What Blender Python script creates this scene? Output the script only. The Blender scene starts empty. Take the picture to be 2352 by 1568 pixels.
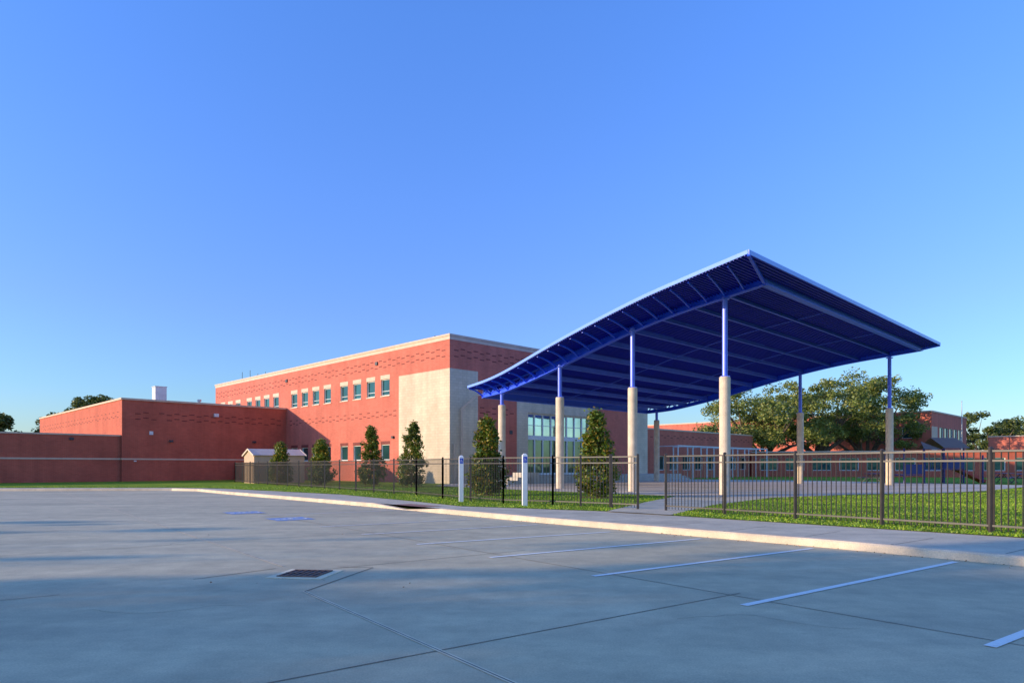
import bpy, math, random
from mathutils import Vector, Matrix
random.seed(7)
S=bpy.context.scene
# ------------------------------------------------------------ mesh builder
class MB:
    def __init__(s): s.v=[];s.f=[];s.m=[]
    def poly(s,pts,mat=0):
        i=len(s.v); s.v+= [tuple(p) for p in pts]; s.f.append(tuple(range(i,i+len(pts)))); s.m.append(mat)
    def hexa(s,p,mat=0):
        i=len(s.v); s.v+=[tuple(q) for q in p]
        for f in ((0,3,2,1),(4,5,6,7),(0,1,5,4),(1,2,6,5),(2,3,7,6),(3,0,4,7)):
            s.f.append(tuple(i+k for k in f)); s.m.append(mat)
    def box(s,x0,x1,y0,y1,z0,z1,mat=0):
        s.hexa([(x0,y0,z0),(x1,y0,z0),(x1,y1,z0),(x0,y1,z0),(x0,y0,z1),(x1,y0,z1),(x1,y1,z1),(x0,y1,z1)],mat)
    def beam(s,p,q,w,h,mat=0,w2=None,h2=None):
        p=Vector(p);q=Vector(q);d=(q-p).normalized()
        up=Vector((0,0,1)) if abs(d.z)<.95 else Vector((0,1,0))
        r=d.cross(up).normalized();u=r.cross(d).normalized()
        w2=w if w2 is None else w2;h2=h if h2 is None else h2
        a=[p-r*w/2-u*h/2,p+r*w/2-u*h/2,p+r*w/2+u*h/2,p-r*w/2+u*h/2]
        b=[q-r*w2/2-u*h2/2,q+r*w2/2-u*h2/2,q+r*w2/2+u*h2/2,q-r*w2/2+u*h2/2]
        s.hexa(a+b,mat)
    def tube(s,pts,rad,n=8,mat=0,cap=True):
        pts=[Vector(p) for p in pts]; rings=[]
        for k,p in enumerate(pts):
            d=(pts[min(k+1,len(pts)-1)]-pts[max(k-1,0)]).normalized()
            up=Vector((0,0,1)) if abs(d.z)<.9 else Vector((0,1,0))
            r=d.cross(up).normalized();u=r.cross(d).normalized()
            i=len(s.v)
            for j in range(n):
                t=2*math.pi*j/n
                s.v.append(tuple(p+(r*math.cos(t)+u*math.sin(t))*rad[k]))
            rings.append(i)
        for a,b in zip(rings,rings[1:]):
            for j in range(n):
                s.f.append((a+j,a+(j+1)%n,b+(j+1)%n,b+j)); s.m.append(mat)
        if cap:
            for a in (rings[0],rings[-1]):
                s.f.append(tuple(range(a,a+n))); s.m.append(mat)
    def leaf(s,c,size,mat=0,flat=.5):
        a=Vector((random.gauss(0,1),random.gauss(0,1),random.gauss(0,1)*flat)).normalized()
        b=a.cross(Vector((random.gauss(0,1),random.gauss(0,1),random.gauss(0,1)))).normalized()
        a=a*size*random.uniform(.6,1.2);b=b*size*random.uniform(.35,.6)
        c=Vector(c); s.poly([c-a,c-b,c+a,c+b],mat)
    def obj(s,name,mats,parent=None,loc=(0,0,0),rz=0,smooth=False):
        me=bpy.data.meshes.new(name); me.from_pydata(s.v,[],s.f)
        for m in mats: me.materials.append(m)
        me.polygons.foreach_set('material_index',s.m)
        if smooth: me.polygons.foreach_set('use_smooth',[True]*len(s.f))
        me.update()
        o=bpy.data.objects.new(name,me); S.collection.objects.link(o)
        o.location=loc;o.rotation_euler=(0,0,rz)
        if parent: o.parent=parent
        return o
def empty(name,loc=(0,0,0),rz=0):
    o=bpy.data.objects.new(name,None);S.collection.objects.link(o);o.location=loc;o.rotation_euler=(0,0,rz);return o
# ------------------------------------------------------------ materials
def newmat(name):
    m=bpy.data.materials.new(name);m.use_nodes=True
    nt=m.node_tree;return m,nt,nt.nodes['Principled BSDF']
def N(nt,t,**k):
    n=nt.nodes.new(t)
    for a,b in k.items(): setattr(n,a,b)
    return n
def noise(nt,scale,detail=4,rough=.6,stretch=None):
    tc=N(nt,'ShaderNodeTexCoord');n=N(nt,'ShaderNodeTexNoise')
    n.inputs['Scale'].default_value=scale;n.inputs['Detail'].default_value=detail;n.inputs['Roughness'].default_value=rough
    if stretch:
        mp=N(nt,'ShaderNodeMapping');mp.inputs['Scale'].default_value=stretch[:3]
        if len(stretch)>3: mp.inputs['Rotation'].default_value=(0,0,stretch[3])
        nt.links.new(tc.outputs['Object'],mp.inputs['Vector']);nt.links.new(mp.outputs[0],n.inputs['Vector'])
    else: nt.links.new(tc.outputs['Object'],n.inputs['Vector'])
    return n
def ramp(nt,src,stops):
    r=N(nt,'ShaderNodeValToRGB');e=r.color_ramp.elements
    e[0].position,e[0].color=stops[0][0],(*stops[0][1],1);e[1].position,e[1].color=stops[-1][0],(*stops[-1][1],1)
    for p,c in stops[1:-1]:
        x=e.new(p);x.color=(*c,1)
    nt.links.new(src,r.inputs[0]);return r
def mix(nt,a,b,fac=.5,mode='MULTIPLY'):
    m=N(nt,'ShaderNodeMix',data_type='RGBA',blend_type=mode)
    for s_,v in ((m.inputs[0],fac),(m.inputs[6],a),(m.inputs[7],b)):
        if hasattr(v,'type') and hasattr(v,'links'): nt.links.new(v,s_)
        elif isinstance(v,(int,float)): s_.default_value=v
        else: s_.default_value=(*v,1)
    return m.outputs[2]
def simple(name,col,rough=.6,var=.15,scale=3,metal=0,bump=0,spec=.5):
    m,nt,b=newmat(name)
    n=noise(nt,scale)
    r=ramp(nt,n.outputs[0],[(.3,tuple(c*(1-var) for c in col)),(.7,tuple(min(1,c*(1+var)) for c in col))])
    nt.links.new(r.outputs[0],b.inputs['Base Color'])
    b.inputs['Roughness'].default_value=rough;b.inputs['Metallic'].default_value=metal
    b.inputs['Specular IOR Level'].default_value=spec
    if bump:
        bp=N(nt,'ShaderNodeBump');bp.inputs['Strength'].default_value=bump;bp.inputs['Distance'].default_value=.02
        n2=noise(nt,scale*12);nt.links.new(n2.outputs[0],bp.inputs['Height']);nt.links.new(bp.outputs[0],b.inputs['Normal'])
    return m
def brickmat(name,c1,c2,mortar,bw=.3,bh=.09,ms=.012,var=.5):
    m,nt,b=newmat(name)
    tc=N(nt,'ShaderNodeTexCoord');sp=N(nt,'ShaderNodeSeparateXYZ');ad=N(nt,'ShaderNodeMath',operation='ADD');cb=N(nt,'ShaderNodeCombineXYZ')
    L=nt.links.new
    L(tc.outputs['Object'],sp.inputs[0]);L(sp.outputs[0],ad.inputs[0]);L(sp.outputs[1],ad.inputs[1]);L(ad.outputs[0],cb.inputs[0]);L(sp.outputs[2],cb.inputs[1])
    br=N(nt,'ShaderNodeTexBrick');L(cb.outputs[0],br.inputs['Vector'])
    br.inputs['Scale'].default_value=1;br.inputs['Brick Width'].default_value=bw;br.inputs['Row Height'].default_value=bh
    br.inputs['Mortar Size'].default_value=ms;br.inputs['Mortar Smooth'].default_value=.3
    br.inputs['Color1'].default_value=(*c1,1);br.inputs['Color2'].default_value=(*c2,1);br.inputs['Mortar'].default_value=(*mortar,1)
    n=noise(nt,.5,6,.65);r=ramp(nt,n.outputs[0],[(.3,(.84,.82,.82)),(.7,(1.12,1.1,1.1))])
    # vertical weather streaks
    n2=noise(nt,1.0,4,.6,(1.6,1.6,.12));r2=ramp(nt,n2.outputs[0],[(.35,(.88,.87,.86)),(.62,(1.05,1.05,1.05))])
    o=mix(nt,br.outputs['Color'],r.outputs[0],1);o=mix(nt,o,r2.outputs[0],.8)
    L(o,b.inputs['Base Color']);b.inputs['Roughness'].default_value=.85
    bp=N(nt,'ShaderNodeBump');bp.inputs['Strength'].default_value=.4;bp.inputs['Distance'].default_value=.01
    L(br.outputs['Fac'],bp.inputs['Height']);bp.invert=True;L(bp.outputs[0],b.inputs['Normal'])
    return m
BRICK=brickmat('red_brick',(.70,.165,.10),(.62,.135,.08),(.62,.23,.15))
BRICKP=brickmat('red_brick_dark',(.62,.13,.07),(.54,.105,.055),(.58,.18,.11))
BLOCK=brickmat('beige_block',(.76,.61,.42),(.70,.555,.37),(.58,.45,.32),bw=.4,bh=.2,ms=.01)
DARKB=simple('dark_header_brick',(.22,.045,.03),.8,.3,5)
BAND=simple('cast_stone',(.74,.52,.36),.8,.1,2)
WHITE=simple('white_frame',(.8,.79,.75),.5,.05)
def glassmat(name,base,rough=.06,metal=.55):
    m,nt,b=newmat(name)
    n=noise(nt,.35,3,.5)
    r=ramp(nt,n.outputs[0],[(.35,tuple(c*.55 for c in base)),(.65,base)])
    nt.links.new(r.outputs[0],b.inputs['Base Color']);b.inputs['Roughness'].default_value=rough;b.inputs['Metallic'].default_value=metal
    bp=N(nt,'ShaderNodeBump');bp.inputs['Strength'].default_value=.12;bp.inputs['Distance'].default_value=.05
    n2=noise(nt,.8,2);nt.links.new(n2.outputs[0],bp.inputs['Height']);nt.links.new(bp.outputs[0],b.inputs['Normal'])
    return m
GLASS=glassmat('window_glass',(.05,.17,.16),.05,.5)
GLASS2=glassmat('entry_glass',(.60,.74,.62),.04,.8)
GLASS3=glassmat('door_glass',(.16,.24,.17),.04,.6)
CONC=simple('column_concrete',(.74,.58,.41),.8,.14,2.5,bump=.3)
STEPC=simple('step_concrete',(.55,.48,.38),.8,.12,2)
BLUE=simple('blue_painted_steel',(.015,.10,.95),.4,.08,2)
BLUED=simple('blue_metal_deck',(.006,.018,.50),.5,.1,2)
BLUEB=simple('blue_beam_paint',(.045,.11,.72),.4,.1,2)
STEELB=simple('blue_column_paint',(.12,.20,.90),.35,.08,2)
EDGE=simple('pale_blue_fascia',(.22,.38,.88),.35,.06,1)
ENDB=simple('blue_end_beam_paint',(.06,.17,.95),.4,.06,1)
BLACK=simple('fence_black_paint',(.065,.053,.042),.45,.2,4)
SIGNW=simple('white_post_paint',(.82,.82,.78),.5,.04)
SIGNB=simple('sign_blue',(.01,.06,.5),.5,.04)
METAL=simple('galvanised_metal',(.6,.58,.55),.4,.1,2,metal=.5)
BARK=simple('bark',(.17,.12,.08),.9,.35,3,bump=.5)
SHEDW=simple('shed_siding',(.62,.42,.26),.7,.08,2)
SHEDR=simple('shed_roof_paint',(.76,.60,.44),.6,.08,2)
DARK=simple('dark_metal',(.05,.05,.055),.5,.2,3)
RED=simple('red_plastic',(.6,.05,.04),.4,.1)
PBLUE=simple('blue_plastic',(.012,.02,.16),.4,.1)
BROWN=simple('brown_roof',(.25,.13,.08),.6,.1)
MULCH=simple('mulch',(.22,.10,.05),.95,.4,8,bump=.6)
ROOFM=simple('flat_roof_membrane',(.5,.5,.48),.8,.1,1)
RUST=simple('rusty_iron',(.20,.10,.055),.7,.4,20)
LITTER=simple('dry_leaf',(.22,.12,.05),.8,.4,9)
def leafmat(name,c1,c2,c3):
    m,nt,b=newmat(name)
    g=N(nt,'ShaderNodeNewGeometry')
    r=ramp(nt,g.outputs['Random Per Island'],[(0,c1),(.6,c2),(1,c3)])
    n=noise(nt,.45,3);r2=ramp(nt,n.outputs[0],[(.35,(.65,.68,.65)),(.65,(1.3,1.25,1.1))])
    o=mix(nt,r.outputs[0],r2.outputs[0],1)
    nt.links.new(o,b.inputs['Base Color']);b.inputs['Roughness'].default_value=.5
    tr=N(nt,'ShaderNodeBsdfTranslucent');nt.links.new(o,tr.inputs[0])
    ms=N(nt,'ShaderNodeMixShader');ms.inputs[0].default_value=.3
    out=nt.nodes['Material Output']
    nt.links.new(b.outputs[0],ms.inputs[1]);nt.links.new(tr.outputs[0],ms.inputs[2]);nt.links.new(ms.outputs[0],out.inputs[0])
    return m
OAKL=leafmat('oak_foliage',(.12,.17,.03),(.25,.30,.06),(.40,.36,.09))
MAGL=leafmat('magnolia_foliage',(.07,.14,.015),(.18,.25,.02),(.46,.26,.04))
FARL=leafmat('far_foliage',(.06,.10,.02),(.14,.18,.03),(.20,.20,.05))
# pavement
def pavement(name,ca,cb,joint=False):
    m,nt,b=newmat(name)
    n1=noise(nt,.22,6,.62);n2=noise(nt,2.2,8,.7);n3=noise(nt,60,3,.7)
    n4=noise(nt,.5,5,.6,(.35,2.2,1,-.65))
    r1=ramp(nt,n1.outputs[0],[(.3,ca),(.7,cb)])
    r2=ramp(nt,n2.outputs[0],[(.3,(.80,.80,.80)),(.7,(1.12,1.12,1.12))])
    r3=ramp(nt,n3.outputs[0],[(.3,(.84,.84,.84)),(.7,(1.14,1.14,1.14))])
    r4=ramp(nt,n4.outputs[0],[(.3,(.80,.81,.82)),(.65,(1.08,1.07,1.05))])
    o=mix(nt,r1.outputs[0],r2.outputs[0],1);o=mix(nt,o,r3.outputs[0],1);o=mix(nt,o,r4.outputs[0],.9)
    # spots
    v=N(nt,'ShaderNodeTexVoronoi');v.inputs['Scale'].default_value=1.1
    tc=N(nt,'ShaderNodeTexCoord');nt.links.new(tc.outputs['Object'],v.inputs['Vector'])
    rs=ramp(nt,v.outputs['Distance'],[(.02,(.7,.7,.7)),(.04,(1,1,1))]);o=mix(nt,o,rs.outputs[0],.5)
    nt.links.new(o,b.inputs['Base Color']);b.inputs['Roughness'].default_value=.7
    bp=N(nt,'ShaderNodeBump');bp.inputs['Strength'].default_value=.25;bp.inputs['Distance'].default_value=.01
    nt.links.new(n3.outputs[0],bp.inputs['Height']);nt.links.new(bp.outputs[0],b.inputs['Normal'])
    return m
PARK=pavement('parking_concrete',(.53,.44,.25),(.72,.60,.35))
WALK=pavement('sidewalk_concrete',(.62,.52,.34),(.74,.62,.42))
CURBM=pavement('curb_concrete',(.64,.49,.32),(.82,.64,.43))
PLAZ=pavement('plaza_concrete',(.64,.53,.37),(.76,.63,.45))
JOINT=simple('pavement_joint',(.19,.16,.11),.9,.3,3)
JOINTL=simple('pavement_joint_light',(.84,.68,.42),.9,.2,3)
def paint(name,col,wear=.45):
    m,nt,b=newmat(name)
    n=noise(nt,9,8,.8);r=ramp(nt,n.outputs[0],[(wear-.12,(.62,.52,.31)),(wear+.03,col)])
    nt.links.new(r.outputs[0],b.inputs['Base Color']);b.inputs['Roughness'].default_value=.7;return m
LINE=paint('worn_white_paint',(.92,.89,.76),.41);LINEF=paint('faded_white_paint',(.9,.85,.72),.46);BPAINT=paint('worn_blue_paint',(.10,.28,.62),.5)
TACT=simple('tactile_red',(.38,.18,.12),.8,.2,8)
# grass
def grassmat(name,a,b_,c):
    m,nt,b=newmat(name)
    n1=noise(nt,.35,5,.6);n2=noise(nt,25,6,.8)
    r1=ramp(nt,n1.outputs[0],[(.3,a),(.55,b_),(.75,c)])
    r2=ramp(nt,n2.outputs[0],[(.3,(.55,.6,.5)),(.7,(1.35,1.3,1.3))])
    o=mix(nt,r1.outputs[0],r2.outputs[0],1);nt.links.new(o,b.inputs['Base Color']);b.inputs['Roughness'].default_value=.9
    b.inputs['Specular IOR Level'].default_value=.15
    bp=N(nt,'ShaderNodeBump');bp.inputs['Strength'].default_value=1;bp.inputs['Distance'].default_value=.06
    nt.links.new(n2.outputs[0],bp.inputs['Height']);nt.links.new(bp.outputs[0],b.inputs['Normal'])
    return m
GRASS=grassmat('lawn_grass',(.17,.29,.02),(.25,.38,.025),(.36,.43,.04))
BLADE=leafmat('grass_blades',(.14,.27,.015),(.25,.40,.02),(.42,.46,.06))
FARG=grassmat('far_ground_grass',(.07,.12,.03),(.10,.15,.04),(.14,.16,.06))
# ------------------------------------------------------------ ground
g=MB();g.poly([(-900,-900,-.012),(900,-900,-.012),(900,900,-.012),(-900,900,-.012)]);g.obj('ground',[FARG])
curb=[(22,-9),(10.5,5.1),(7.09,9.45),(5.42,11.57),(3.72,13.44),(.69,16.8),(-2.14,20.2),(-4.74,23.3),(-9.8,29.1),(-14.9,34.9),(-17.6,38.2),(-19.5,39.1),(-29,38.6),(-60,37)]
p=MB();p.poly([(x,y,0) for x,y in [(-60,-30),(30,-30),(22.2,-9)]+[(x+.1,y+.08) for x,y in curb[1:-1]]+[(-60,37.1)]]);p.obj('parking_lot',[PARK])
# raised sidewalk sheet
sw=MB();back=[(-90,37),(-90,95),(110,95),(110,-9)]
sw.poly([(x+.12,y+.1,.130) for x,y in curb]+[(x,y,.130) for x,y in back]);sw.obj('sidewalk',[WALK])
# curb
c=MB()
def curbrun(pts,hs):
    P=[Vector((x,y,0)) for x,y in pts]
    ring=[]
    for k,q in enumerate(P):
        d=(P[min(k+1,len(P)-1)]-P[max(k-1,0)]).normalized();n=Vector((d.y,-d.x,0))
        if n.dot(Vector((.7,.7,0)))<0:n=-n
        h=hs[k]
        ring.append([q+Vector((0,0,-.02)),q+n*.012+Vector((0,0,h*.75)),q+n*.035+Vector((0,0,h*.95)),q+n*.07+Vector((0,0,h)),q+n*.17+Vector((0,0,h)),q+n*.17+Vector((0,0,-.02))])
    for a,b in zip(ring,ring[1:]):
        for j in range(5): c.poly([a[j],b[j],b[j+1],a[j+1]])
def dens(pts,step=1.5):
    out=[]
    for a,b in zip(pts,pts[1:]):
        n=max(1,int(math.dist(a,b)/step))
        out+=[(a[0]+(b[0]-a[0])*k/n,a[1]+(b[1]-a[1])*k/n) for k in range(n)]
    return out+[pts[-1]]
dc=dens(curb)
hs=[.138 if not(-4.2<x<-2.2 and y<24) else .02 for x,y in dc]
curbrun(dc,hs);c.obj('curb',[CURBM])
# curb and sidewalk joints
j=MB()
def strip(mb,a,b,w,z,mat=0):
    a=Vector((*a,z));b=Vector((*b,z));d=(b-a).normalized();n=Vector((-d.y,d.x,0))*w/2
    mb.poly([a-n,b-n,b+n,a+n],mat)
acc=0
for a,b in zip(curb[:-3],curb[1:-3]):
    d=Vector((b[0]-a[0],b[1]-a[1]));L=d.length;d.normalize();n=Vector((-d.y,d.x))
    if n.dot(Vector((1,1)))<0:n=-n
    t=-acc;kk=0
    while t<L:
        if t>=0:
            q=Vector(a)+d*t;strip(j,q+n*.172,q+n*1.75,.014,.1335);kk+=1
            if kk%2==0:
                f=.014;A=q+n*.068;Bq=q+n*.175
                j.poly([(A.x-d.x*f,A.y-d.y*f,.1395),(A.x+d.x*f,A.y+d.y*f,.1395),(Bq.x+d.x*f,Bq.y+d.y*f,.1395),(Bq.x-d.x*f,Bq.y-d.y*f,.1395)])
        t+=1.5
    acc=L-(t-1.5) if t>=L else 0
j.obj('sidewalk_joints',[JOINT])
# pavement joints (geometry)
w=Vector((-.608,.794));nn=Vector((.794,.608))
j=MB()
O1=Vector((-3.17,9.45))
strip(j,(-8.48-.61*30,16.4+.79*30),(-3.17,9.45),.045,.004,1);strip(j,(-2.29,7.54),(2.5,.9),.045,.004,1)
strip(j,(-8.48-.61*30,16.4+.79*30),(-3.17,9.45),.012,.0046,0);strip(j,(-2.29,7.54),(2.5,.9),.012,.0046,0)
gx,gy=-2.65,8.76
strip(j,(-2.29,7.54),(-1.9,9.33),.02,.0042,0);strip(j,(-3.9,8.35),(-3.2,9.25),.02,.0042,0);strip(j,(-1.9,9.33),(-2.4,9.4),.015,.0042,0)
for k in range(-4,9):
    base=Vector((-1.48,4.41))-w*0+w*(k*4.4)
    if k==1: # interrupted by the drain apron
        strip(j,base-nn*30,base-nn*.9,.014,.0038);strip(j,base+nn*1.4,base+nn*5.5,.014,.0038)
    else: strip(j,base-nn*30,base+nn*(5.0),.014,.0038)
for off in (-4.6,-9.2,-13.8,3.1):
    a=O1+nn*off;strip(j,a-w*25,a+w*(28 if off<0 else 14),.014,.0036)
j.obj('parking_lot_joints',[JOINT,JOINTL])
# hairline cracks
q=MB()
for x0,y0,ang,n_ in ((1.5,6.2,.4,16),(-6,12,2.2,20),(-4.2,6.5,1.2,14),(1.2,12.6,.1,18),(-9,17,.5,16)):
    a=ang;x,y=x0,y0
    for k in range(n_):
        a+=random.gauss(0,.35);L=random.uniform(.05,.2);x2,y2=x+math.cos(a)*L,y+math.sin(a)*L
        strip(q,(x,y),(x2,y2),.005,.0032);x,y=x2,y2
q.obj('pavement_cracks',[JOINT])
# fallen leaves
q=MB()
for k in range(232):
    if k<220:
        i=random.randrange(1,8);t=random.random();a=curb[i];b=curb[i+1]
        off=-abs(random.gauss(0,.15))-.03;x=a[0]+(b[0]-a[0])*t+.7*off;y=a[1]+(b[1]-a[1])*t+.65*off
    else:
        y=random.uniform(7,20);x=random.uniform(-.7*y,.1*y)
    q.leaf((x,y,.010),.018,0,.12)
q.obj('leaf_litter',[LITTER])
# stall lines
st=[((3.66,5.23),(7.95,8.35),0),((2.30,6.78),(6.42,9.88),0),((1.02,8.59),(5.06,11.5),0),((-.34,10.35),(3.61,13.04),0),((-1.69,12.1),(2.06,14.4),0),((-3.05,13.85),(.6,16.2),1),((-4.4,15.6),(-.8,18.0),1),((-7.1,19.1),(-3.7,21.5),1)]
m_=MB()
for a,b,k in st: strip(m_,a,b,.09,.006,k)
m_.obj('parking_stall_lines',[LINE,LINEF])
# accessible symbol
def isa(mb,o,ex,ey,s,mat):
    o=Vector(o);ex=Vector(ex);ey=Vector(ey)
    def P(x,y): return o+ex*(x*s)+ey*(y*s)
    def seg(a,b,w_):
        d=Vector((b[0]-a[0],b[1]-a[1])).normalized();n=Vector((-d.y,d.x))*w_/2
        mb.poly([P(a[0]-n.x,a[1]-n.y),P(b[0]-n.x,b[1]-n.y),P(b[0]+n.x,b[1]+n.y),P(a[0]+n.x,a[1]+n.y)],mat)
    mb.poly([P(-.08+.075*math.cos(t*.5236),.36+.075*math.sin(t*.5236)) for t in range(12)],mat)
    seg((-.08,.26),(-.05,-.02),.09);seg((-.07,.12),(.16,.12),.06);seg((-.09,-.02),(.18,-.02),.08);seg((.16,.0),(.27,-.30),.08);seg((.25,-.28),(.36,-.25),.06)
    A=[math.radians(x) for x in range(110,345,18)]
    for a,b in zip(A,A[1:]):
        r0,r1=.21,.27;cx,cy=-.05,-.16
        mb.poly([P(cx+r0*math.cos(a),cy+r0*math.sin(a)),P(cx+r1*math.cos(a),cy+r1*math.sin(a)),P(cx+r1*math.cos(b),cy+r1*math.sin(b)),P(cx+r0*math.cos(b),cy+r0*math.sin(b))],mat)
for cx,cy in ((-8.0,20.4),(-5.85,18.0)):
    q=MB();e1=Vector((w.x,w.y,0));e2=Vector((-nn.x,-nn.y,0))
    o=Vector((cx,cy,.006))
    q.poly([o-e1*.5-e2*.5,o+e1*.5-e2*.5,o+e1*.5+e2*.5,o-e1*.5+e2*.5],0)
    isa(q,o+Vector((0,0,.003)),e1,e2,1.0,1)
    q.obj('accessible_stall_marking',[BPAINT,LINE])
# drain grate
dg=empty('storm_drain_grate',(gx,gy,0),math.radians(-8))
q=MB();q.box(-.36,.36,-.36,.36,.001,.008);q.obj('collar',[JOINTL],dg)
q=MB();q.poly([(-.26,-.26,.0095),(.26,-.26,.0095),(.26,.26,.0095),(-.26,.26,.0095)]);q.obj('pit',[DARK],dg)
q=MB()
for k in range(7):
    x=-.24+k*.08;q.box(x-.013,x+.013,-.25,.25,.0105,.02)
for y in (-.25,0,.25):q.box(-.26,.26,y-.016,y+.016,.011,.021)
q.obj('grate_bars',[RUST],dg)
# tactile pad
q=MB();q.poly([(-2.75,21.1,.1345),(-2.2,21.5,.1345),(-3.4,22.95,.1345),(-3.9,22.5,.1345)]);q.obj('tactile_paving',[TACT])
# lawn
lawn=[(34,-17),(8.96,11.95),(5.1,16.2),(3.95,17.6),(2.7,19.0),(.05,20.6),(-1.6,21.5),(-3.7,24.8),(-7.7,30.6),(-16.6,38.9),(-20,40.4),(-60,39),(-90,39),(-90,94),(109,94),(109,-17)]
q=MB();q.poly([(x,y,.142) for x,y in lawn]);q.obj('lawn',[GRASS])
# path and plaza
q=MB();q.poly([(x,y,.152) for x,y in [(2.62,18.85),(4.05,17.4),(6.4,21.8),(10.2,26.9),(7.2,29.2),(4.6,23.6)]]);q.obj('garden_path',[WALK])
q=MB();q.poly([(x,y,.157) for x,y in [(7,28.2),(9.8,26.7),(15,30),(20,31.8),(24,34.6),(34,44),(26,60),(13.6,68),(-4.2,49.5),(-5,44),(-2.5,40),(2,34.0)]]);q.obj('plaza',[PLAZ])
q=MB()
for k in range(9):
    a=Vector((5.5+k*2.6,30.0+k*1.9));strip(q,a,a+Vector((-.585,.811))*(17+k*1.0),.02,.1605)
for k in range(6):
    a=Vector((6.5,30.2))+Vector((-.585,.811))*(k*3.4);strip(q,a,a+Vector((.75,.66))*22,.02,.1605)
q.obj('plaza_joints',[JOINT])
# grass blades near fence
q=MB()
def inpoly(x,y,P):
    r=False;n=len(P);jx=n-1
    for i in range(n):
        if (P[i][1]>y)!=(P[jx][1]>y) and x<(P[jx][0]-P[i][0])*(y-P[i][1])/(P[jx][1]-P[i][1])+P[i][0]: r=not r
        jx=i
    return r
excl=[[(2.62,18.85),(4.05,17.4),(6.4,21.8),(10.2,26.9),(7.2,29.2),(4.6,23.6)],[(7,28.2),(9.8,26.7),(15,30),(20,31.8),(24,34.6),(34,44),(26,60),(13.6,68),(-4.2,49.5),(-5,44),(-2.5,40),(2,34.0)]]
cnt=0
while cnt<60000:
    y=random.uniform(9,42) if random.random()<.55 else random.uniform(10,26);x=random.uniform(-.8*y,.78*y)
    if not inpoly(x,y,lawn) or any(inpoly(x,y,e) for e in excl): continue
    h=random.uniform(.02,.05);t=random.uniform(0,6.28);ww=.010*(1+y/20);dx,dy=math.cos(t)*ww,math.sin(t)*ww
    lx,ly=random.gauss(0,.02),random.gauss(0,.02)
    q.poly([(x-dx,y-dy,.140),(x+dx,y+dy,.140),(x+lx,y+ly,.142+h)]);cnt+=1
q.obj('grass',[BLADE])
# ------------------------------------------------------------ wall helpers
def wbox(mb,P,d,n,s0,s1,z0,z1,o0,o1,mat=0):
    def Q(s,z,o): return (P[0]+d[0]*s+n[0]*o,P[1]+d[1]*s+n[1]*o,z)
    mb.hexa([Q(s0,z0,o0),Q(s1,z0,o0),Q(s1,z0,o1),Q(s0,z0,o1),Q(s0,z1,o0),Q(s1,z1,o0),Q(s1,z1,o1),Q(s0,z1,o1)],mat)
def wall(mb,P,d,n,L,z0,z1,ops,matf=lambda s,z:0,bs=(),bz=(),depth=.18,rev=0,glass=None,frame=None,fw=.06):
    ss=sorted({0,L,*bs,*[o[0] for o in ops],*[o[1] for o in ops]});zz=sorted({z0,z1,*bz,*[o[2] for o in ops],*[o[3] for o in ops]})
    def Q(s,z,o=0): return (P[0]+d[0]*s+n[0]*o,P[1]+d[1]*s+n[1]*o,z)
    for a,b in zip(ss,ss[1:]):
        for e,f in zip(zz,zz[1:]):
            cs,cz=(a+b)/2,(e+f)/2
            if any(o[0]<cs<o[1] and o[2]<cz<o[3] for o in ops): continue
            mb.poly([Q(a,e),Q(b,e),Q(b,f),Q(a,f)],matf(cs,cz))
    for o in ops:
        a,b,e,f=o[:4]
        for s1,t1,s2,t2 in ((a,e,b,e),(b,e,b,f),(b,f,a,f),(a,f,a,e)):
            mb.poly([Q(s1,t1),Q(s2,t2),Q(s2,t2,-depth),Q(s1,t1,-depth)],rev)
        if glass: glass.poly([Q(a,e,-depth+.03),Q(b,e,-depth+.03),Q(b,f,-depth+.03),Q(a,f,-depth+.03)])
        if frame:
            for x in ((a,a+fw,e,f),(b-fw,b,e,f),(a+fw,b-fw,e,e+fw),(a+fw,b-fw,f-fw,f)):
                wbox(frame,P,d,n,*x,-depth+.032,-depth+.09)
def dashes(mb,P,d,n,s0,s1,zs,step=1.25,wd=.42,h=.08,skip=()):
    for r,z in enumerate(zs):
        s=s0+(step/2 if r%2 else 0)
        while s+wd<s1:
            if random.random()>.06: wbox(mb,P,d,n,s,s+wd,z,z+h,-.01,.006)
            s+=step
TH=math.radians(44.43);OB=(-4.47,49,0)
# ------------------------------------------------------------ main school building
B=empty('brick_school_building',OB,TH)
H=10.8
wb=MB();gl=MB();fr=MB();ds=MB();cp=MB();gl2=MB()
ups=[7.54+2.1*k for k in range(4)]+[16.7+2.1*k for k in range(4)]+[26.9+2.1*k for k in range(4)]+[36.1+2.1*k for k in range(3)]
ops=[(s,s+1.2,7.07,8.39) for s in ups]+[(s,s+1.2,1.9,3.16) for s in ups[:1]+ups[2:8]]
P=(0,0);d=(0,1);n=(-1,0)
wall(wb,P,d,n,43.1,0,H,ops,lambda s,z:1 if (s<6.28 and z<8.45) else 0,bs=(6.28,),bz=(8.45,),rev=2,glass=gl,frame=fr)
for s in ups:
    wbox(cp,P,d,n,s-.06,s+1.26,8.39,8.72,0,.02);wbox(cp,P,d,n,s-.06,s+1.26,6.99,7.07,0,.06)
    wbox(fr,P,d,n,s+.06,s+1.14,7.42,7.46,-.14,-.10)
for s in ups[:1]+ups[2:8]:
    wbox(ds,P,d,n,s-.06,s+1.26,3.17,3.42,0,.012);wbox(cp,P,d,n,s-.06,s+1.26,1.82,1.9,0,.06)
dashes(ds,P,d,n,.5,42.8,(9.30,9.42,9.75,9.87))
dashes(ds,P,d,n,6.6,25,(5.35,5.47,5.75))
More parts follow.
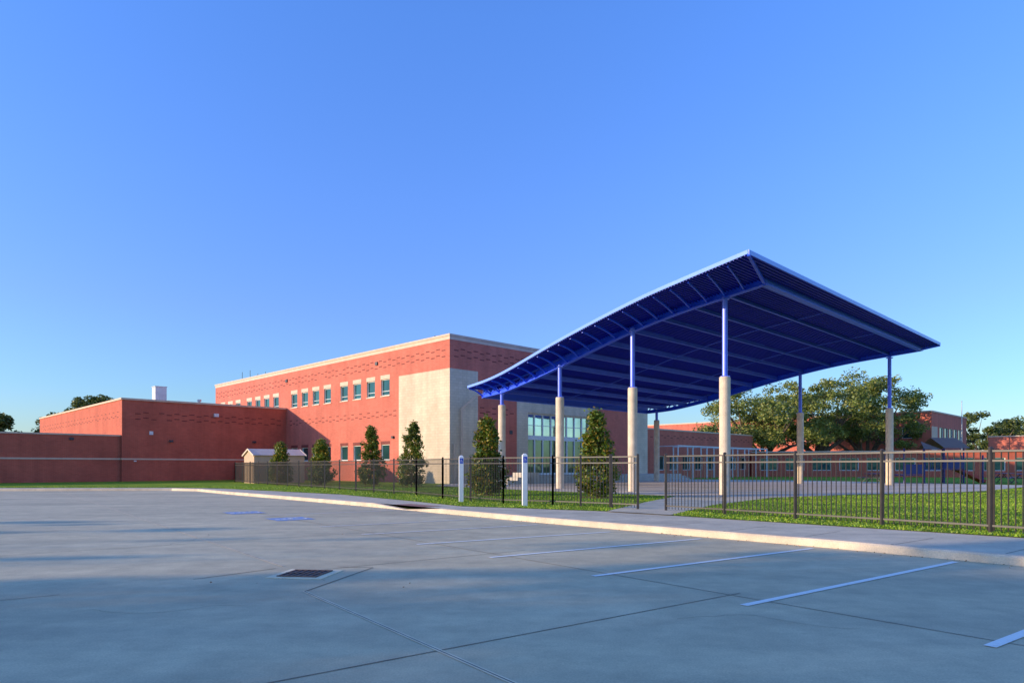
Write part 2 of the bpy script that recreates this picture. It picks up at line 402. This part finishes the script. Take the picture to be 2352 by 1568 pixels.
# right (entry) face
P=(0,0);d=(1,0);n=(0,-1)
EN=(8.07,16.05,.72,5.7)
def rf(s,z):
    if s<2.71: return 1 if z<8.45 else 0
    if s<6.79: return 0
    if z>6.9: return 0
    if s<16.9 or s>22.6: return 1
    return 0
wall(wb,P,d,n,24.7,0,H,[EN],rf,bs=(2.71,6.79,16.9,22.6),bz=(8.45,6.9),depth=.35,rev=1,glass=gl2)
dashes(ds,P,d,n,.4,24,(9.30,9.42,9.75,9.87))
dashes(ds,P,d,n,2.9,6.7,(5.35,5.47,5.75))
# entry mullions and door glazing
gd3=MB();wbox(gd3,P,d,n,8.1,16.02,.86,3.55,-.3195,-.3185)
for k in range(9):
    s=8.07+k*(7.98/8);wbox(fr,P,d,n,max(8.07,s-.05),min(16.05,s+.05),.72,5.7,-.318,-.24)
for z0,z1 in ((.72,.86),(3.55,3.9),(5.58,5.7),(4.7,4.74)):
    wbox(fr,P,d,n,8.12,16.0,z0,z1,-.316,-.238)
for k in range(4): # door leaves
    s=9.07+k*2.0
    for q_ in (s+.02,s+.93): wbox(fr,P,d,n,q_,q_+.05,.86,3.5,-.315,-.232)
# other sides
wall(wb,(24.7,0),(0,1),(1,0),43.1,0,H,[])
wall(wb,(0,43.1),(1,0),(0,1),24.7,0,H,[])
wb.poly([(0,0,H-.2),(24.7,0,H-.2),(24.7,43.1,H-.2),(0,43.1,H-.2)],3)
cp.box(-.08,24.78,-.08,.3,H-.02,H+.12);cp.box(-.08,24.78,42.8,43.18,H-.02,H+.12);cp.box(-.08,.3,.3,42.8,H-.02,H+.12);cp.box(24.4,24.78,.3,42.8,H-.02,H+.12)
cp.box(-.03,24.73,-.03,.002,H-.28,H-.03);cp.box(-.03,.002,.002,43.1,H-.28,H-.03)
wb.obj('brick_walls',[BRICK,BLOCK,BAND,ROOFM],B)
gl.obj('windows_glass',[GLASS],B);gl2.obj('entry_glass',[GLASS2],B);gd3.obj('door_glass',[GLASS3],B);fr.obj('window_frames',[WHITE],B);ds.obj('brick_patterning',[DARKB],B);cp.obj('coping_and_sills',[BAND],B)
q=MB()
q.beam((1.0,-.15,.2),(1.0,-.15,5.6),.12,.12);q.beam((1.0,-.15,5.6),(2.1,-.6,6.6),.12,.12);q.beam((2.1,-.6,6.6),(2.6,-1.2,6.7),.16,.12)
q.beam((.35,-.1,.2),(.35,-.1,3.0),.08,.08)
q.obj('downspout',[BAND],B)
q=MB()
for s,z in ((9.2,9.62),(25.0,9.62)): q.box(-.1,-.002,s,s+.32,z,z+.28)
for s,z in ((3.6,3.9),(6.9,3.6)): q.box(-.16,-.002,s,s+.22,z,z+.2)
q.box(6.0,6.3,-.03,-.002,3.9,4.2);q.box(3.4,3.65,-.12,-.002,3.9,4.1)
for k in range(5): q.beam((1+k*.9,38,H-.2),(1+k*.9,38,H+1.2+.3*(k%2)),.04,.04)
q.tube([(1.0,3.0,H-.2),(1.0,3.0,H+.5)],[.04,.04],6)
q.obj('wall_fixtures',[DARK],B)
# terrace and steps
t=MB()
t.box(5.2,26.2,-2.8,-.01,.1,.70)
for k in range(3): t.box(5.0-.0,26.4,-2.81-.38*(k+1),-2.8-.38*k,.1,.70-.17*(k+1))
for x0,x1,z in ((2.6,4.2,.62),(3.2,4.8,.95),(1.6,2.6,.4)): t.box(x0,x1,-4.3,-3.2,.1,z)
t.obj('entry_steps',[STEPC],None,OB,TH)
# ------------------------------------------------------------ low brick wing (left)
B=empty('brick_gymnasium_wing',OB,TH)
wb=MB();cp=MB();ds=MB()
HZ=6.98
P=(-14.5,25.25);d=(1,0);n=(0,-1)
wall(wb,P,d,n,14.49,0,HZ,[]);wall(wb,P,(0,1),(-1,0),33.2,0,HZ,[])
wall(wb,(-14.5,58.4),(1,0),(0,1),14.4,0,HZ,[])
wb.poly([(-14.5,25.25,HZ-.15),(-.02,25.25,HZ-.15),(-.02,58.4,HZ-.15),(-14.5,58.4,HZ-.15)],1)
cp.box(-14.58,-.01,25.17,25.5,HZ-.02,HZ+.14);cp.box(-14.58,-14.2,25.5,58.4,HZ-.02,HZ+.14)
cp.box(-14.53,-.01,25.225,25.252,1.95,2.08);cp.box(-14.53,-14.49,25.252,58.4,1.95,2.08)
dashes(ds,P,d,n,1.0,14.2,(5.35,5.47,5.8,5.92));dashes(ds,P,(0,1),(-1,0),1,32,(5.5,5.62,5.95))
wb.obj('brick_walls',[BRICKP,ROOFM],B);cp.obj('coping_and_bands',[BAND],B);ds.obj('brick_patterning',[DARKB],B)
q=MB()
q.box(-9.9,-8.9,31.9,32.9,HZ-.2,HZ+2.0,0);q.box(-9.95,-8.85,31.85,32.95,HZ+2.001,HZ+2.06,0);q.tube([(-6.2,31,HZ-.2),(-6.2,31,HZ+.75)],[.12,.12],8,0);q.tube([(-6.2,31,HZ+.75),(-6.2,31,HZ+.95)],[.2,.2],8,0)
q.obj('rooftop_vents',[METAL],B)
q=MB();q.box(-7.0,-6.6,25.08,25.245,5.9,6.2);q.box(-12.4,-12.1,25.2,25.245,4.1,4.4);q.box(-13.6,-13.4,25.2,25.245,1.8,1.9);q.obj('wall_lights',[WHITE],B)
q=MB();q.box(-10.8,-10.5,25.1,25.245,3.5,3.7);q.box(-3.4,-3.1,25.1,25.245,3.6,3.8);q.obj('wall_boxes',[DARK],B)
# low brick yard wall
B=empty('brick_yard_wall',OB,TH)
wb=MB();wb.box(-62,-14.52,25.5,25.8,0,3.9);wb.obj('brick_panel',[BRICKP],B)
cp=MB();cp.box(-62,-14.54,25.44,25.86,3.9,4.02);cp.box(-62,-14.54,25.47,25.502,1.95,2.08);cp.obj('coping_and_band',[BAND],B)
q=MB();q.box(-18.2,-17.9,25.4,25.5,3.5,3.7);q.obj('wall_boxes',[DARK],B)
# ------------------------------------------------------------ shed
sh=empty('storage_shed',(-18.2,52.3,.14),math.radians(38))
q=MB();W_,D_,h_=1.9,1.2,2.1
q.box(-W_,W_,-D_,D_,0,h_);q.poly([(W_,-D_,h_),(W_,D_,h_),(W_,0,h_+.4)]);q.poly([(-W_,-D_,h_),(-W_,D_,h_),(-W_,0,h_+.4)])
q.obj('walls',[SHEDW],sh)
q=MB()
for sg in (-1,1):
    q.poly([(-W_-.12,sg*(D_+.15),h_-.02),(W_+.12,sg*(D_+.15),h_-.02),(W_+.12,0,h_+.48),(-W_-.12,0,h_+.48)])
    for x in (-W_-.1,W_+.1): q.beam((x,sg*(D_+.15),h_-.05),(x,0,h_+.44),.05,.12)
q.obj('gable_roof',[SHEDR],sh)
q=MB();q.box(-.5,.5,-D_-.03,-D_-.005,.05,1.75);q.obj('door',[SHEDR],sh)
# ------------------------------------------------------------ canopy
CN=empty('blue_entry_canopy')
def lerp(a,b,t): return tuple(x+(y-x)*t for x,y in zip(a,b))
F0,F1=(8.64,24.96),(-2.9,44.8);G0,G1=(10.39,28.1),(-1.9,45.1);H0,H1=(26.4,44.1),(11.6,58.4);K0,K1=(27.4,43.7),(12.6,59.4)
def interp(t,T):
    for (a,x),(b,y) in zip(T,T[1:]):
        if t<=b:
            return x+(y-x)*(t-a)/(b-a)
    return T[-1][1]
def sm(t,T):
    e=.05;return (interp(max(0,t-e),T)+interp(t,T)*2+interp(min(1,t+e),T))/4 if e<t<1-e else interp(t,T)
ZR=[(0,9.27),(.112,9.10),(.247,8.88),(.382,8.50),(.5,8.12),(.617,7.70),(.72,7.28),(.806,6.96),(.9,6.74),(1,6.64)]
ZG=[(0,8.83),(.092,8.68),(.22,8.47),(.342,8.13),(.48,7.6),(.61,7.02),(.75,6.45),(.89,6.0),(1,5.9)]
zr=lambda t:sm(t,ZR);zg=lambda t:sm(t,ZG)
NS=44
deck=MB();edge=MB();pur=MB();bm=MB();gd=MB();outr=MB()
for i in range(NS):
    a,b=i/NS,(i+1)/NS
    fa,fb,ka,kb=lerp(F0,F1,a),lerp(F0,F1,b),lerp(K0,K1,a),lerp(K0,K1,b)
    za,zb=zr(a),zr(b)
    deck.poly([(*fa,za),(*fb,zb),(*kb,zb),(*ka,za)],0)
    deck.poly([(*fa,za-.09),(*fb,zb-.09),(*kb,zb-.09),(*ka,za-.09)],0)
    edge.beam((*fa,za-.04),(*fb,zb-.04),.06,.15);edge.beam((*ka,za-.04),(*kb,zb-.04),.06,.15)
    gA,gB=lerp(G0,G1,a),lerp(G0,G1,b);hA,hB=lerp(H0,H1,a),lerp(H0,H1,b)
    dpt=min(.34,(za-zg(a))-.2) if a<.72 else .2
    for A_,B_ in ((gA,gB),(hA,hB)):
        gd.beam((*A_,zg(a)+.02),(*B_,zg(b)+.02),.26,.04)
        gd.beam((*A_,zg(a)+.042+dpt/2),(*B_,zg(b)+.042+dpt/2),.05,dpt)
        gd.beam((*A_,zg(a)+.06+dpt),(*B_,zg(b)+.06+dpt),.18,.035)
        gd.beam((*A_,za-.15),(*B_,zb-.15),.14,.08)
        if i%2==0: gd.beam((*A_,zg(a)+.1),(*B_,zb-.16),.07,.07)
        else: gd.beam((*A_,za-.16),(*B_,zg(b)+.1),.07,.07)
    for fr_ in (.33,.66):
        A_=lerp(gA,hA,fr_);B_=lerp(gB,hB,fr_);bm.beam((*A_,zg(a)+.16),(*B_,zg(b)+.16),.04,.04)
for x in range(NS*3+1):
    t_=x/(NS*3);f_=lerp(F0,F1,t_);k_=lerp(K0,K1,t_);z=zr(t_)-.12;pur.beam((*f_,z),(*k_,z),.035,.06)
edge.beam((*F0,zr(0)-.05),(*K0,zr(0)-.05),.06,.17);edge.beam((*F1,zr(1)-.05),(*K1,zr(1)-.05),.06,.17)
eb=MB()
for x in range(12):
    t_=x/11;A_=lerp(G0,G1,t_);B_=lerp(H0,H1,t_);z0=zg(t_)
    if x in(0,11): 
        zt=zr(t_)-.13;eb.beam((*A_,(z0+zt)/2),(*B_,(z0+zt)/2),.08,zt-z0);eb.beam((*A_,z0+.02),(*B_,z0+.02),.3,.05);eb.beam((*A_,zt),(*B_,zt),.2,.05)
    else:
        bm.beam((*A_,z0+.12),(*B_,z0+.12),.11,.05);bm.beam((*A_,z0+.26),(*B_,z0+.26),.03,.24)
# outriggers: curved brackets from girder to front edge
for x in range(23):
    t_=x/22;A_=lerp(G0,G1,t_);f_=lerp(F0,F1,t_);zt=zr(t_)-.16;z0=zg(t_)+.08
    pts=[]
    for k in range(6):
        u_=k/5;xy=lerp(A_,f_,u_*.92);pts.append((*xy,z0+(zt-z0)*(1-(1-u_)**1.8)))
    for a,b in zip(pts,pts[1:]): outr.beam(a,b,.06,.09)
    Bk=lerp(H0,H1,t_);kf=lerp(K0,K1,t_);outr.beam((*Bk,z0),(*kf,zt),.05,.08)
outr.beam((*G0,zg(0)+.1),(*F0,zr(0)-.12),.1,.14)
outr.beam((*H0,zg(0)+.1),(*K0,zr(0)-.12),.1,.14)
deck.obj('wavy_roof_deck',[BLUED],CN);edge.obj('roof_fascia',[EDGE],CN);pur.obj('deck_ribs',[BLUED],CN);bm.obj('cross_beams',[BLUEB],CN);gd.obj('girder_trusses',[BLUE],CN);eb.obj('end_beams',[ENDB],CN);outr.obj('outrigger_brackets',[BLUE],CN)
COLS=[(9.26,29.7),(5.97,33.8),(2.70,38.5),(-.64,43.4),(25.3,45.75),(20.9,49.5),(16.6,53.7),(12.25,57.8)]
cc=MB();cs=MB()
for i,(x,y) in enumerate(COLS):
    k=i%4
    tt=[.092,.342,.61,.89][k];zt=zg(tt)+.1
    cc.tube([(x,y,.15),(x,y,1.9),(x,y,1.902),(x,y,1.915),(x,y,1.917),(x,y,3.6),(x,y,3.602),(x,y,3.615),(x,y,3.617),(x,y,5.22),(x,y,5.28)],[.235,.235,.228,.228,.235,.235,.228,.228,.235,.235,.215],20)
    cs.box(x-.17,x+.17,y-.17,y+.17,5.27,5.31)
    cs.tube([(x,y,5.3),(x,y,zt)],[.115,.115],12)
    cs.box(x-.16,x+.16,y-.16,y+.16,zt-.16,zt-.101)
cc.obj('concrete_columns',[CONC],CN,smooth=False);cs.obj('steel_columns',[STEELB],CN)
# ------------------------------------------------------------ fences
def fence(pts,name='metal_fence',z0=.14,hh=1.55,ps=1.95):
    e=empty(name);po=MB();pk=MB()
    for a,b in zip(pts,pts[1:]):
        a=Vector(a);b=Vector(b);L=(b-a).length;d=(b-a)/L;npn=max(1,round(L/ps))
        for k in range(npn+1):
            q_=a+d*(L*k/npn)
            po.beam((q_.x,q_.y,z0-.1),(q_.x,q_.y,z0+hh+.03),.065,.065);po.beam((q_.x,q_.y,z0+hh+.03),(q_.x,q_.y,z0+hh+.06),.08,.08,0,.03,.03)
        for zz in (.14,hh-.2,hh-.02):
            pk.beam((a.x,a.y,z0+zz),(b.x,b.y,z0+zz),.03,.035)
        m=int(L/.112)
        for k in range(1,m):
            q_=a+d*(L*k/m);pk.box(q_.x-.0085,q_.x+.0085,q_.y-.0085,q_.y+.0085,z0+.05,z0+hh-.02)
    po.obj('posts',[BLACK],e);pk.obj('pickets_and_rails',[BLACK],e)
R0=Vector((4.33,19.2));rd=Vector((.579,-.815))
fence([tuple(R0),tuple(R0+rd*1.985*8)])
fence([(2.95,20.5),(1.3,21.75),(-.29,22.7)],ps=1.3)
fence([(-.29,22.7),(-2.7,26.6),(-4.1,29.3),(-21.9,54),(-25.6,63.3)],ps=2.1)
fence([(3.65,19.8),(2.99,20.47)],'metal_gate',ps=1)
# ------------------------------------------------------------ accessible parking sign posts
for x,y,h in ((-1.78,23.9,1.74),(.4,21.5,1.76)):
    e=empty('accessible_parking_sign',(x,y,.13),math.radians(10))
    q=MB();q.box(-.075,.075,-.075,.075,0,h-.15);q.hexa([(-.075,-.075,h-.15),(.075,-.075,h-.15),(.075,.075,h-.15),(-.075,.075,h-.15),(-.03,-.03,h-.1),(.03,-.03,h-.1),(.03,.03,h-.1),(-.03,.03,h-.1)]);q.obj('post',[SIGNW],e)
    q=MB();q.box(-.06,.06,-.082,-.077,h-.38,h-.2);q.obj('sign_plate',[SIGNB],e)
    q=MB();isa(q,(0,-.0845,h-.29),(1,0,0),(0,0,1),.13,0);q.obj('wheelchair_symbol',[SIGNW],e)
# ------------------------------------------------------------ trees
def magnolia(x,y,h,r):
    m=MB();z0=.14
    m.tube([(x,y,z0),(x,y,z0+h*.5),(x,y,z0+h*.9)],[.05,.035,.01],7,1)
    lean=random.uniform(-.15,.15)
    for k in range(290):
        t=random.random()**1.2
        prof=min(1,.62+t*1.8)*(1-t)**.6
        a=random.uniform(0,6.283)
        rr=r*prof*(1.0+.14*math.sin(3*a+5*t)+.1*math.sin(9*t))*random.uniform(.4,1.1)+.04
        zz=z0+.22+t*(h-.32)
        cx,cy=x+math.cos(a)*rr*.95+lean*t,y+math.sin(a)*rr*.95
        if k%4==0: m.tube([(x,y,zz-.1),(cx,cy,zz)],[.012,.006],4,1,False)
        sp_=random.uniform(.06,.11)
        for _ in range(24):
            m.leaf((cx+random.gauss(0,sp_),cy+random.gauss(0,sp_),zz+random.gauss(0,sp_)),.085,0)
    for _ in range(40): m.leaf((x+lean+random.gauss(0,.05),y+random.gauss(0,.05),z0+h-.15+random.gauss(0,.12)),.07,0)
    m.obj('magnolia_tree',[MAGL,BARK])
    q=MB();q.poly([(x+(r*.8+.1*math.sin(3*t))*math.cos(t),y+(r*.8+.1*math.sin(3*t))*math.sin(t),.1495) for t in [k*.3927 for k in range(16)]]);q.obj('mulch_bed',[MULCH])
for a in ((3.4,27.2,3.45,.88),(-1.08,29.3,3.35,.84),(-6.14,41.7,3.9,1.0),(-9.0,43.5,3.8,.92),(-12.95,46,3.1,.9),(-16.3,48,2.95,.85)): magnolia(*a)
def broadtree(name,x,y,h,r,tr,nclump,nleaf,ls,mat,zc=.6,low=.3,z0=.1,flat=.6,limbs=9,cs=1.0):
    m=MB()
    fork=h*low*.75
    m.tube([(x,y,z0-.3),(x+.1,y,z0+fork*.5),(x,y,z0+fork)],[tr*1.35,tr,tr*.95],9,1)
    cz=h*zc;rz=h-cz
    cl=[]
    for k in range(nclump):
        a=random.uniform(0,6.283);u_=random.random()**.5;el=random.uniform(-.75,1)
        rad=r*u_*math.sqrt(max(.05,1-el*el*.75))*random.uniform(.85,1.08)
        zz=cz+el*rz*(.9 if el>0 else 1.0*(cz-h*low)/rz)*random.uniform(.8,1.0)
        cl.append((x+rad*math.cos(a),y+rad*math.sin(a),zz+z0))
    mains=random.sample(cl,min(limbs,len(cl)))
    for q_ in mains:
        mid=((x*.5+q_[0]*.5)+random.gauss(0,r*.06),(y*.5+q_[1]*.5),z0+fork+(q_[2]-z0-fork)*random.uniform(.35,.6))
        m.tube([(x,y,z0+fork*.85),mid,q_],[tr*.55,tr*.32,tr*.08],6,1)
        for s_ in range(4):
            o=random.choice(cl)
            if math.dist(o,mid)<r*.8: m.tube([mid,((mid[0]+o[0])/2,(mid[1]+o[1])/2,(mid[2]+o[2])/2+random.uniform(-.3,.6)),o],[tr*.22,tr*.13,tr*.04],5,1,False)
    for q_ in cl:
        cr=r*random.uniform(.09,.19)*cs
        for _ in range(nleaf):
            v=Vector((random.gauss(0,1),random.gauss(0,1),random.gauss(0,flat)));v=v.normalized()*cr*random.random()**.45
            m.leaf((q_[0]+v.x,q_[1]+v.y,q_[2]+v.z*.75),ls,0)
    return m.obj(name,[mat,BARK])
broadtree('oak_tree',34,92,12.2,9.8,.6,90,230,.20,OAKL,zc=.52,low=.28)
broadtree('oak_tree',41.5,93,14.5,9.8,.7,100,230,.20,OAKL,zc=.55,low=.28,limbs=11)
broadtree('oak_tree',50.5,97,14.2,8.8,.6,85,220,.20,OAKL,zc=.52,low=.2)
# distant trees
broadtree('distant_tree',92,132,12.0,8,.5,50,130,.30,FARL,low=.15)
broadtree('distant_tree',102,138,10.5,9,.5,50,130,.30,FARL,low=.15)
broadtree('distant_tree',84,135,10.5,6,.5,30,130,.30,FARL,low=.15)
broadtree('distant_tree',-68,88,8.6,4.5,.4,70,220,.25,FARL,zc=.4,low=.15,cs=1.7)
broadtree('distant_tree',-75,92,9.2,5,.4,70,220,.25,FARL,zc=.4,low=.15,cs=1.7)
broadtree('distant_tree',-59.5,97,12.4,3.4,.4,110,240,.22,FARL,zc=.35,low=.15,flat=1.2,cs=2.2)
broadtree('distant_tree',-65,99,9.6,3.6,.4,70,200,.22,FARL,zc=.4,low=.15,cs=2.0)
# trees along the west side of the car park (they throw the long shadows)
t_=Vector((.968,.251));m2=Vector((-.251,.968))
for qv,dist,h,r,nc in ((-5.0,46,15,5,90),(0.5,47,15.5,4.5,120),(4.3,50,16.5,3.8,120),(7.3,46,14.5,2.6,80),(4.6,42,12.0,3.6,110),(2.0,44,14.0,4.0,110),(11.2,50,13.0,1.1,18),(13.6,52,11.5,.9,14),(16.2,47,10.0,1.2,18),(19.0,44,8.4,1.4,26),(21.4,46,8.0,1.0,16),(23.6,48,7.2,1.3,16),(26.0,42,5.2,1.4,14)):
    q_=t_*(-dist)+m2*qv
    broadtree('shade_tree',q_.x,q_.y,h,r,.2,nc,110,.2,OAKL,zc=.58,low=.22)
# ------------------------------------------------------------ far buildings (right)
B=empty('classroom_wing',(13.9,70,0),TH)
wb=MB();gl=MB();fr=MB();ds=MB();cp=MB()
wall(wb,(0,0),(1,0),(0,-1),23,0,5.2,[(1.5+k*2.6,3.1+k*2.6,1.0,2.5) for k in range(8)],glass=gl,frame=fr,rev=1)
wall(wb,(0,0),(0,1),(-1,0),12,0,5.2,[]);wall(wb,(23,0),(0,1),(1,0),12,0,5.2,[]);wb.poly([(0,0,5.1),(23,0,5.1),(23,12,5.1),(0,12,5.1)],1)
cp.box(-.05,23.05,-.06,.2,5.2,5.35);dashes(ds,(0,0),(1,0),(0,-1),.5,22.5,(4.4,4.6))
wb.obj('brick_walls',[BRICK,BAND],B);gl.obj('windows_glass',[GLASS],B);fr.obj('window_frames',[WHITE],B);cp.obj('coping',[BAND],B);ds.obj('brick_patterning',[DARKB],B)
q=MB()
for k in range(8):
    x=.6+k*2.8
    for y in (-3.2,-.9): q.box(x-.05,x+.05,y-.05,y+.05,.1,3.5)
    q.box(x-.05,x+.05,-3.15,-.95,3.4,3.499)
    if k<7: q.box(x+.05,x+2.75,-3.25,-3.15,3.42,3.52)
q.obj('covered_walkway_frame',[WHITE],None,(13.9,70,0),TH)
B=empty('classroom_building',(58.4,95,0),TH)
wb=MB();gl=MB();fr=MB();ds=MB();cp=MB()
o1=[(1.5+k*3.2,3.7+k*3.2,zz,zz+1.6) for k in range(15) for zz in (1.2,5.4)]
wall(wb,(0,0),(0,1),(-1,0),52,0,9.0,o1,glass=gl,frame=fr,rev=1)
o2=[(4+k*2.6,6+k*2.6,zz,zz+1.6) for k in range(5) for zz in (1.2,5.4)]
wall(wb,(0,0),(1,0),(0,-1),19.5,0,9.0,o2,lambda s,z:1 if s<3 and z<7 else 0,bs=(3,),bz=(7,),glass=gl,frame=fr,rev=1)
wb.poly([(0,0,8.9),(19.5,0,8.9),(19.5,52,8.9),(0,52,8.9)],1)
cp.box(-.06,19.6,-.06,.2,9,9.2);cp.box(-.06,.2,.2,52,9,9.2)
wb.obj('brick_walls',[BRICK,BLOCK],B);gl.obj('windows_glass',[GLASS],B);fr.obj('window_frames',[WHITE],B);cp.obj('coping',[BAND],B)
# single storey wing facing the lawn
ax,ay,bx,by=29.8,85,92,66;L=math.dist((ax,ay),(bx,by));rr=math.atan2(by-ay,bx-ax)
B=empty('single_storey_wing',(ax,ay,0),rr)
wb=MB();gl=MB();fr=MB();cp=MB()
wall(wb,(0,0),(1,0),(0,-1),L,0,3.1,[(1+k*3.0,3.1+k*3.0,.9,2.4) for k in range(int(L/3)-1)],lambda s,z:0,glass=gl,frame=fr,rev=1)
wall(wb,(0,0),(0,1),(-1,0),5,0,3.1,[]);wb.poly([(0,0,3.05),(L,0,3.05),(L,5,3.05),(0,5,3.05)],1)
cp.box(-.1,L+.1,-.25,.1,3.1,3.25)
wb.obj('brick_walls',[BRICKP,BLOCK],B);gl.obj('windows_glass',[GLASS],B);fr.obj('window_frames',[WHITE],B);cp.obj('coping',[BAND],B)
B=empty('brick_annex',(71,88,0),TH)
wb=MB();wb.box(0,9,0,8,0,5.4);wb.obj('brick_walls',[BRICK],B);cp=MB();cp.box(-.05,9.05,-.05,8.05,5.4,5.55);cp.obj('coping',[BAND],B)
# flagpole
q=MB();q.tube([(59.3,90,0),(59.3,90,5),(59.3,90,9.9)],[.09,.07,.04],8);q.tube([(59.3,90,9.9),(59.3,90,10.05)],[.09,.03],8);q.obj('flagpole',[METAL])
# playground
PG=empty('playground_structure',(31.5,51,.14),math.radians(15))
q=MB()
for x in (-3.6,-1.8,0,1.8,3.6):
    for y in (-.9,.9): q.tube([(x,y,0),(x,y,2.1 if abs(x)>2 else 2.6)],[.06,.06],8)
q.obj('posts',[PBLUE],PG)
q=MB()
q.box(-1.8,1.8,-.9,.9,1.0,1.06);q.box(-3.6,-1.8,-.9,.9,.6,.66);q.box(-3.6,-1.85,-.95,-.9,.7,1.4);q.box(.05,1.8,-.95,-.9,1.1,1.8)
for k in range(9): q.box(-1.7+k*.2,-1.66+k*.2,-.93,-.9,1.06,1.8)
q.obj('platforms_and_panels',[PBLUE],PG)
q=MB()
for k in range(6):
    a=1.9+k*.45;q.beam((a,0,1.05-k*.17),(a+.45,0,.88-k*.17),.6,.04);
    for sd in (-.3,.3): q.beam((a,sd,1.15-k*.17),(a+.45,sd,.98-k*.17),.04,.2)
q.obj('slide',[RED],PG)
q=MB();q.poly([(-.3,-1.2,2.6),(2.1,-1.2,2.6),(2.1,0,3.4),(-.3,0,3.4)]);q.poly([(-.3,1.2,2.6),(2.1,1.2,2.6),(2.1,0,3.4),(-.3,0,3.4)]);q.poly([(-2.0,-1.1,2.5),(-.4,-1.1,2.5),(-1.2,0,3.1)]);q.obj('gable_roof',[BROWN],PG)
for x,y in ((26.5,50),(37.5,52),(35.5,47.5)):
    e=empty('picnic_table',(x,y,.14),random.uniform(0,1))
    q=MB();q.box(-.9,.9,-.38,.38,.70,.75);q.box(-.9,.9,-.85,-.58,.42,.46);q.box(-.9,.9,.58,.85,.42,.46);q.obj('top_and_benches',[PBLUE],e)
    q=MB()
    for sx in (-.6,.6):
        q.beam((sx,-.7,0),(sx,-.1,.7),.05,.05);q.beam((sx,.7,0),(sx,.1,.7),.05,.05);q.beam((sx,-.75,.42),(sx,.75,.42),.05,.05)
    q.obj('legs',[DARK],e)
# ------------------------------------------------------------ light, sky, camera
EL=11.5;AZ=255.5
el=math.radians(EL);tv=Vector((.968*math.cos(el),.251*math.cos(el),-math.sin(el)))
sl=bpy.data.lights.new('sun','SUN');sl.energy=5;sl.angle=math.radians(.5);sl.color=(1,.80,.56)
so=bpy.data.objects.new('sun',sl);S.collection.objects.link(so);so.rotation_euler=tv.to_track_quat('-Z','Y').to_euler()
W=bpy.data.worlds.new('World');S.world=W;W.use_nodes=True;nt=W.node_tree
bg=nt.nodes['Background'];sk=N(nt,'ShaderNodeTexSky',sky_type='NISHITA');sk.sun_disc=False;sk.sun_elevation=math.radians(EL);sk.sun_rotation=math.radians(AZ)
sk.air_density=1.0;sk.dust_density=.4;sk.ozone_density=2.0
tc=N(nt,'ShaderNodeTexCoord');sp=N(nt,'ShaderNodeSeparateXYZ');nt.links.new(tc.outputs['Generated'],sp.inputs[0])
r=ramp(nt,sp.outputs[2],[(0,(.27,.33,.46)),(.1,(.27,.37,.55)),(.21,(.31,.39,.66)),(.36,(.33,.46,.82)),(.55,(.34,.53,.95))])
o=mix(nt,sk.outputs[0],r.outputs[0],1)
sc=N(nt,'ShaderNodeVectorMath',operation='SCALE');sc.inputs['Scale'].default_value=3.15
nt.links.new(o,sc.inputs[0]);nt.links.new(sc.outputs[0],bg.inputs[0]);bg.inputs[1].default_value=.15
cd=bpy.data.cameras.new('camera');co=bpy.data.objects.new('camera',cd);S.collection.objects.link(co)
co.location=(0,0,1.38);co.rotation_euler=(math.radians(90),0,0);cd.lens=24;cd.sensor_width=36;cd.shift_y=287/2352;cd.clip_end=3000
S.camera=co
S.view_settings.view_transform='Standard';S.view_settings.look='None';S.view_settings.exposure=0
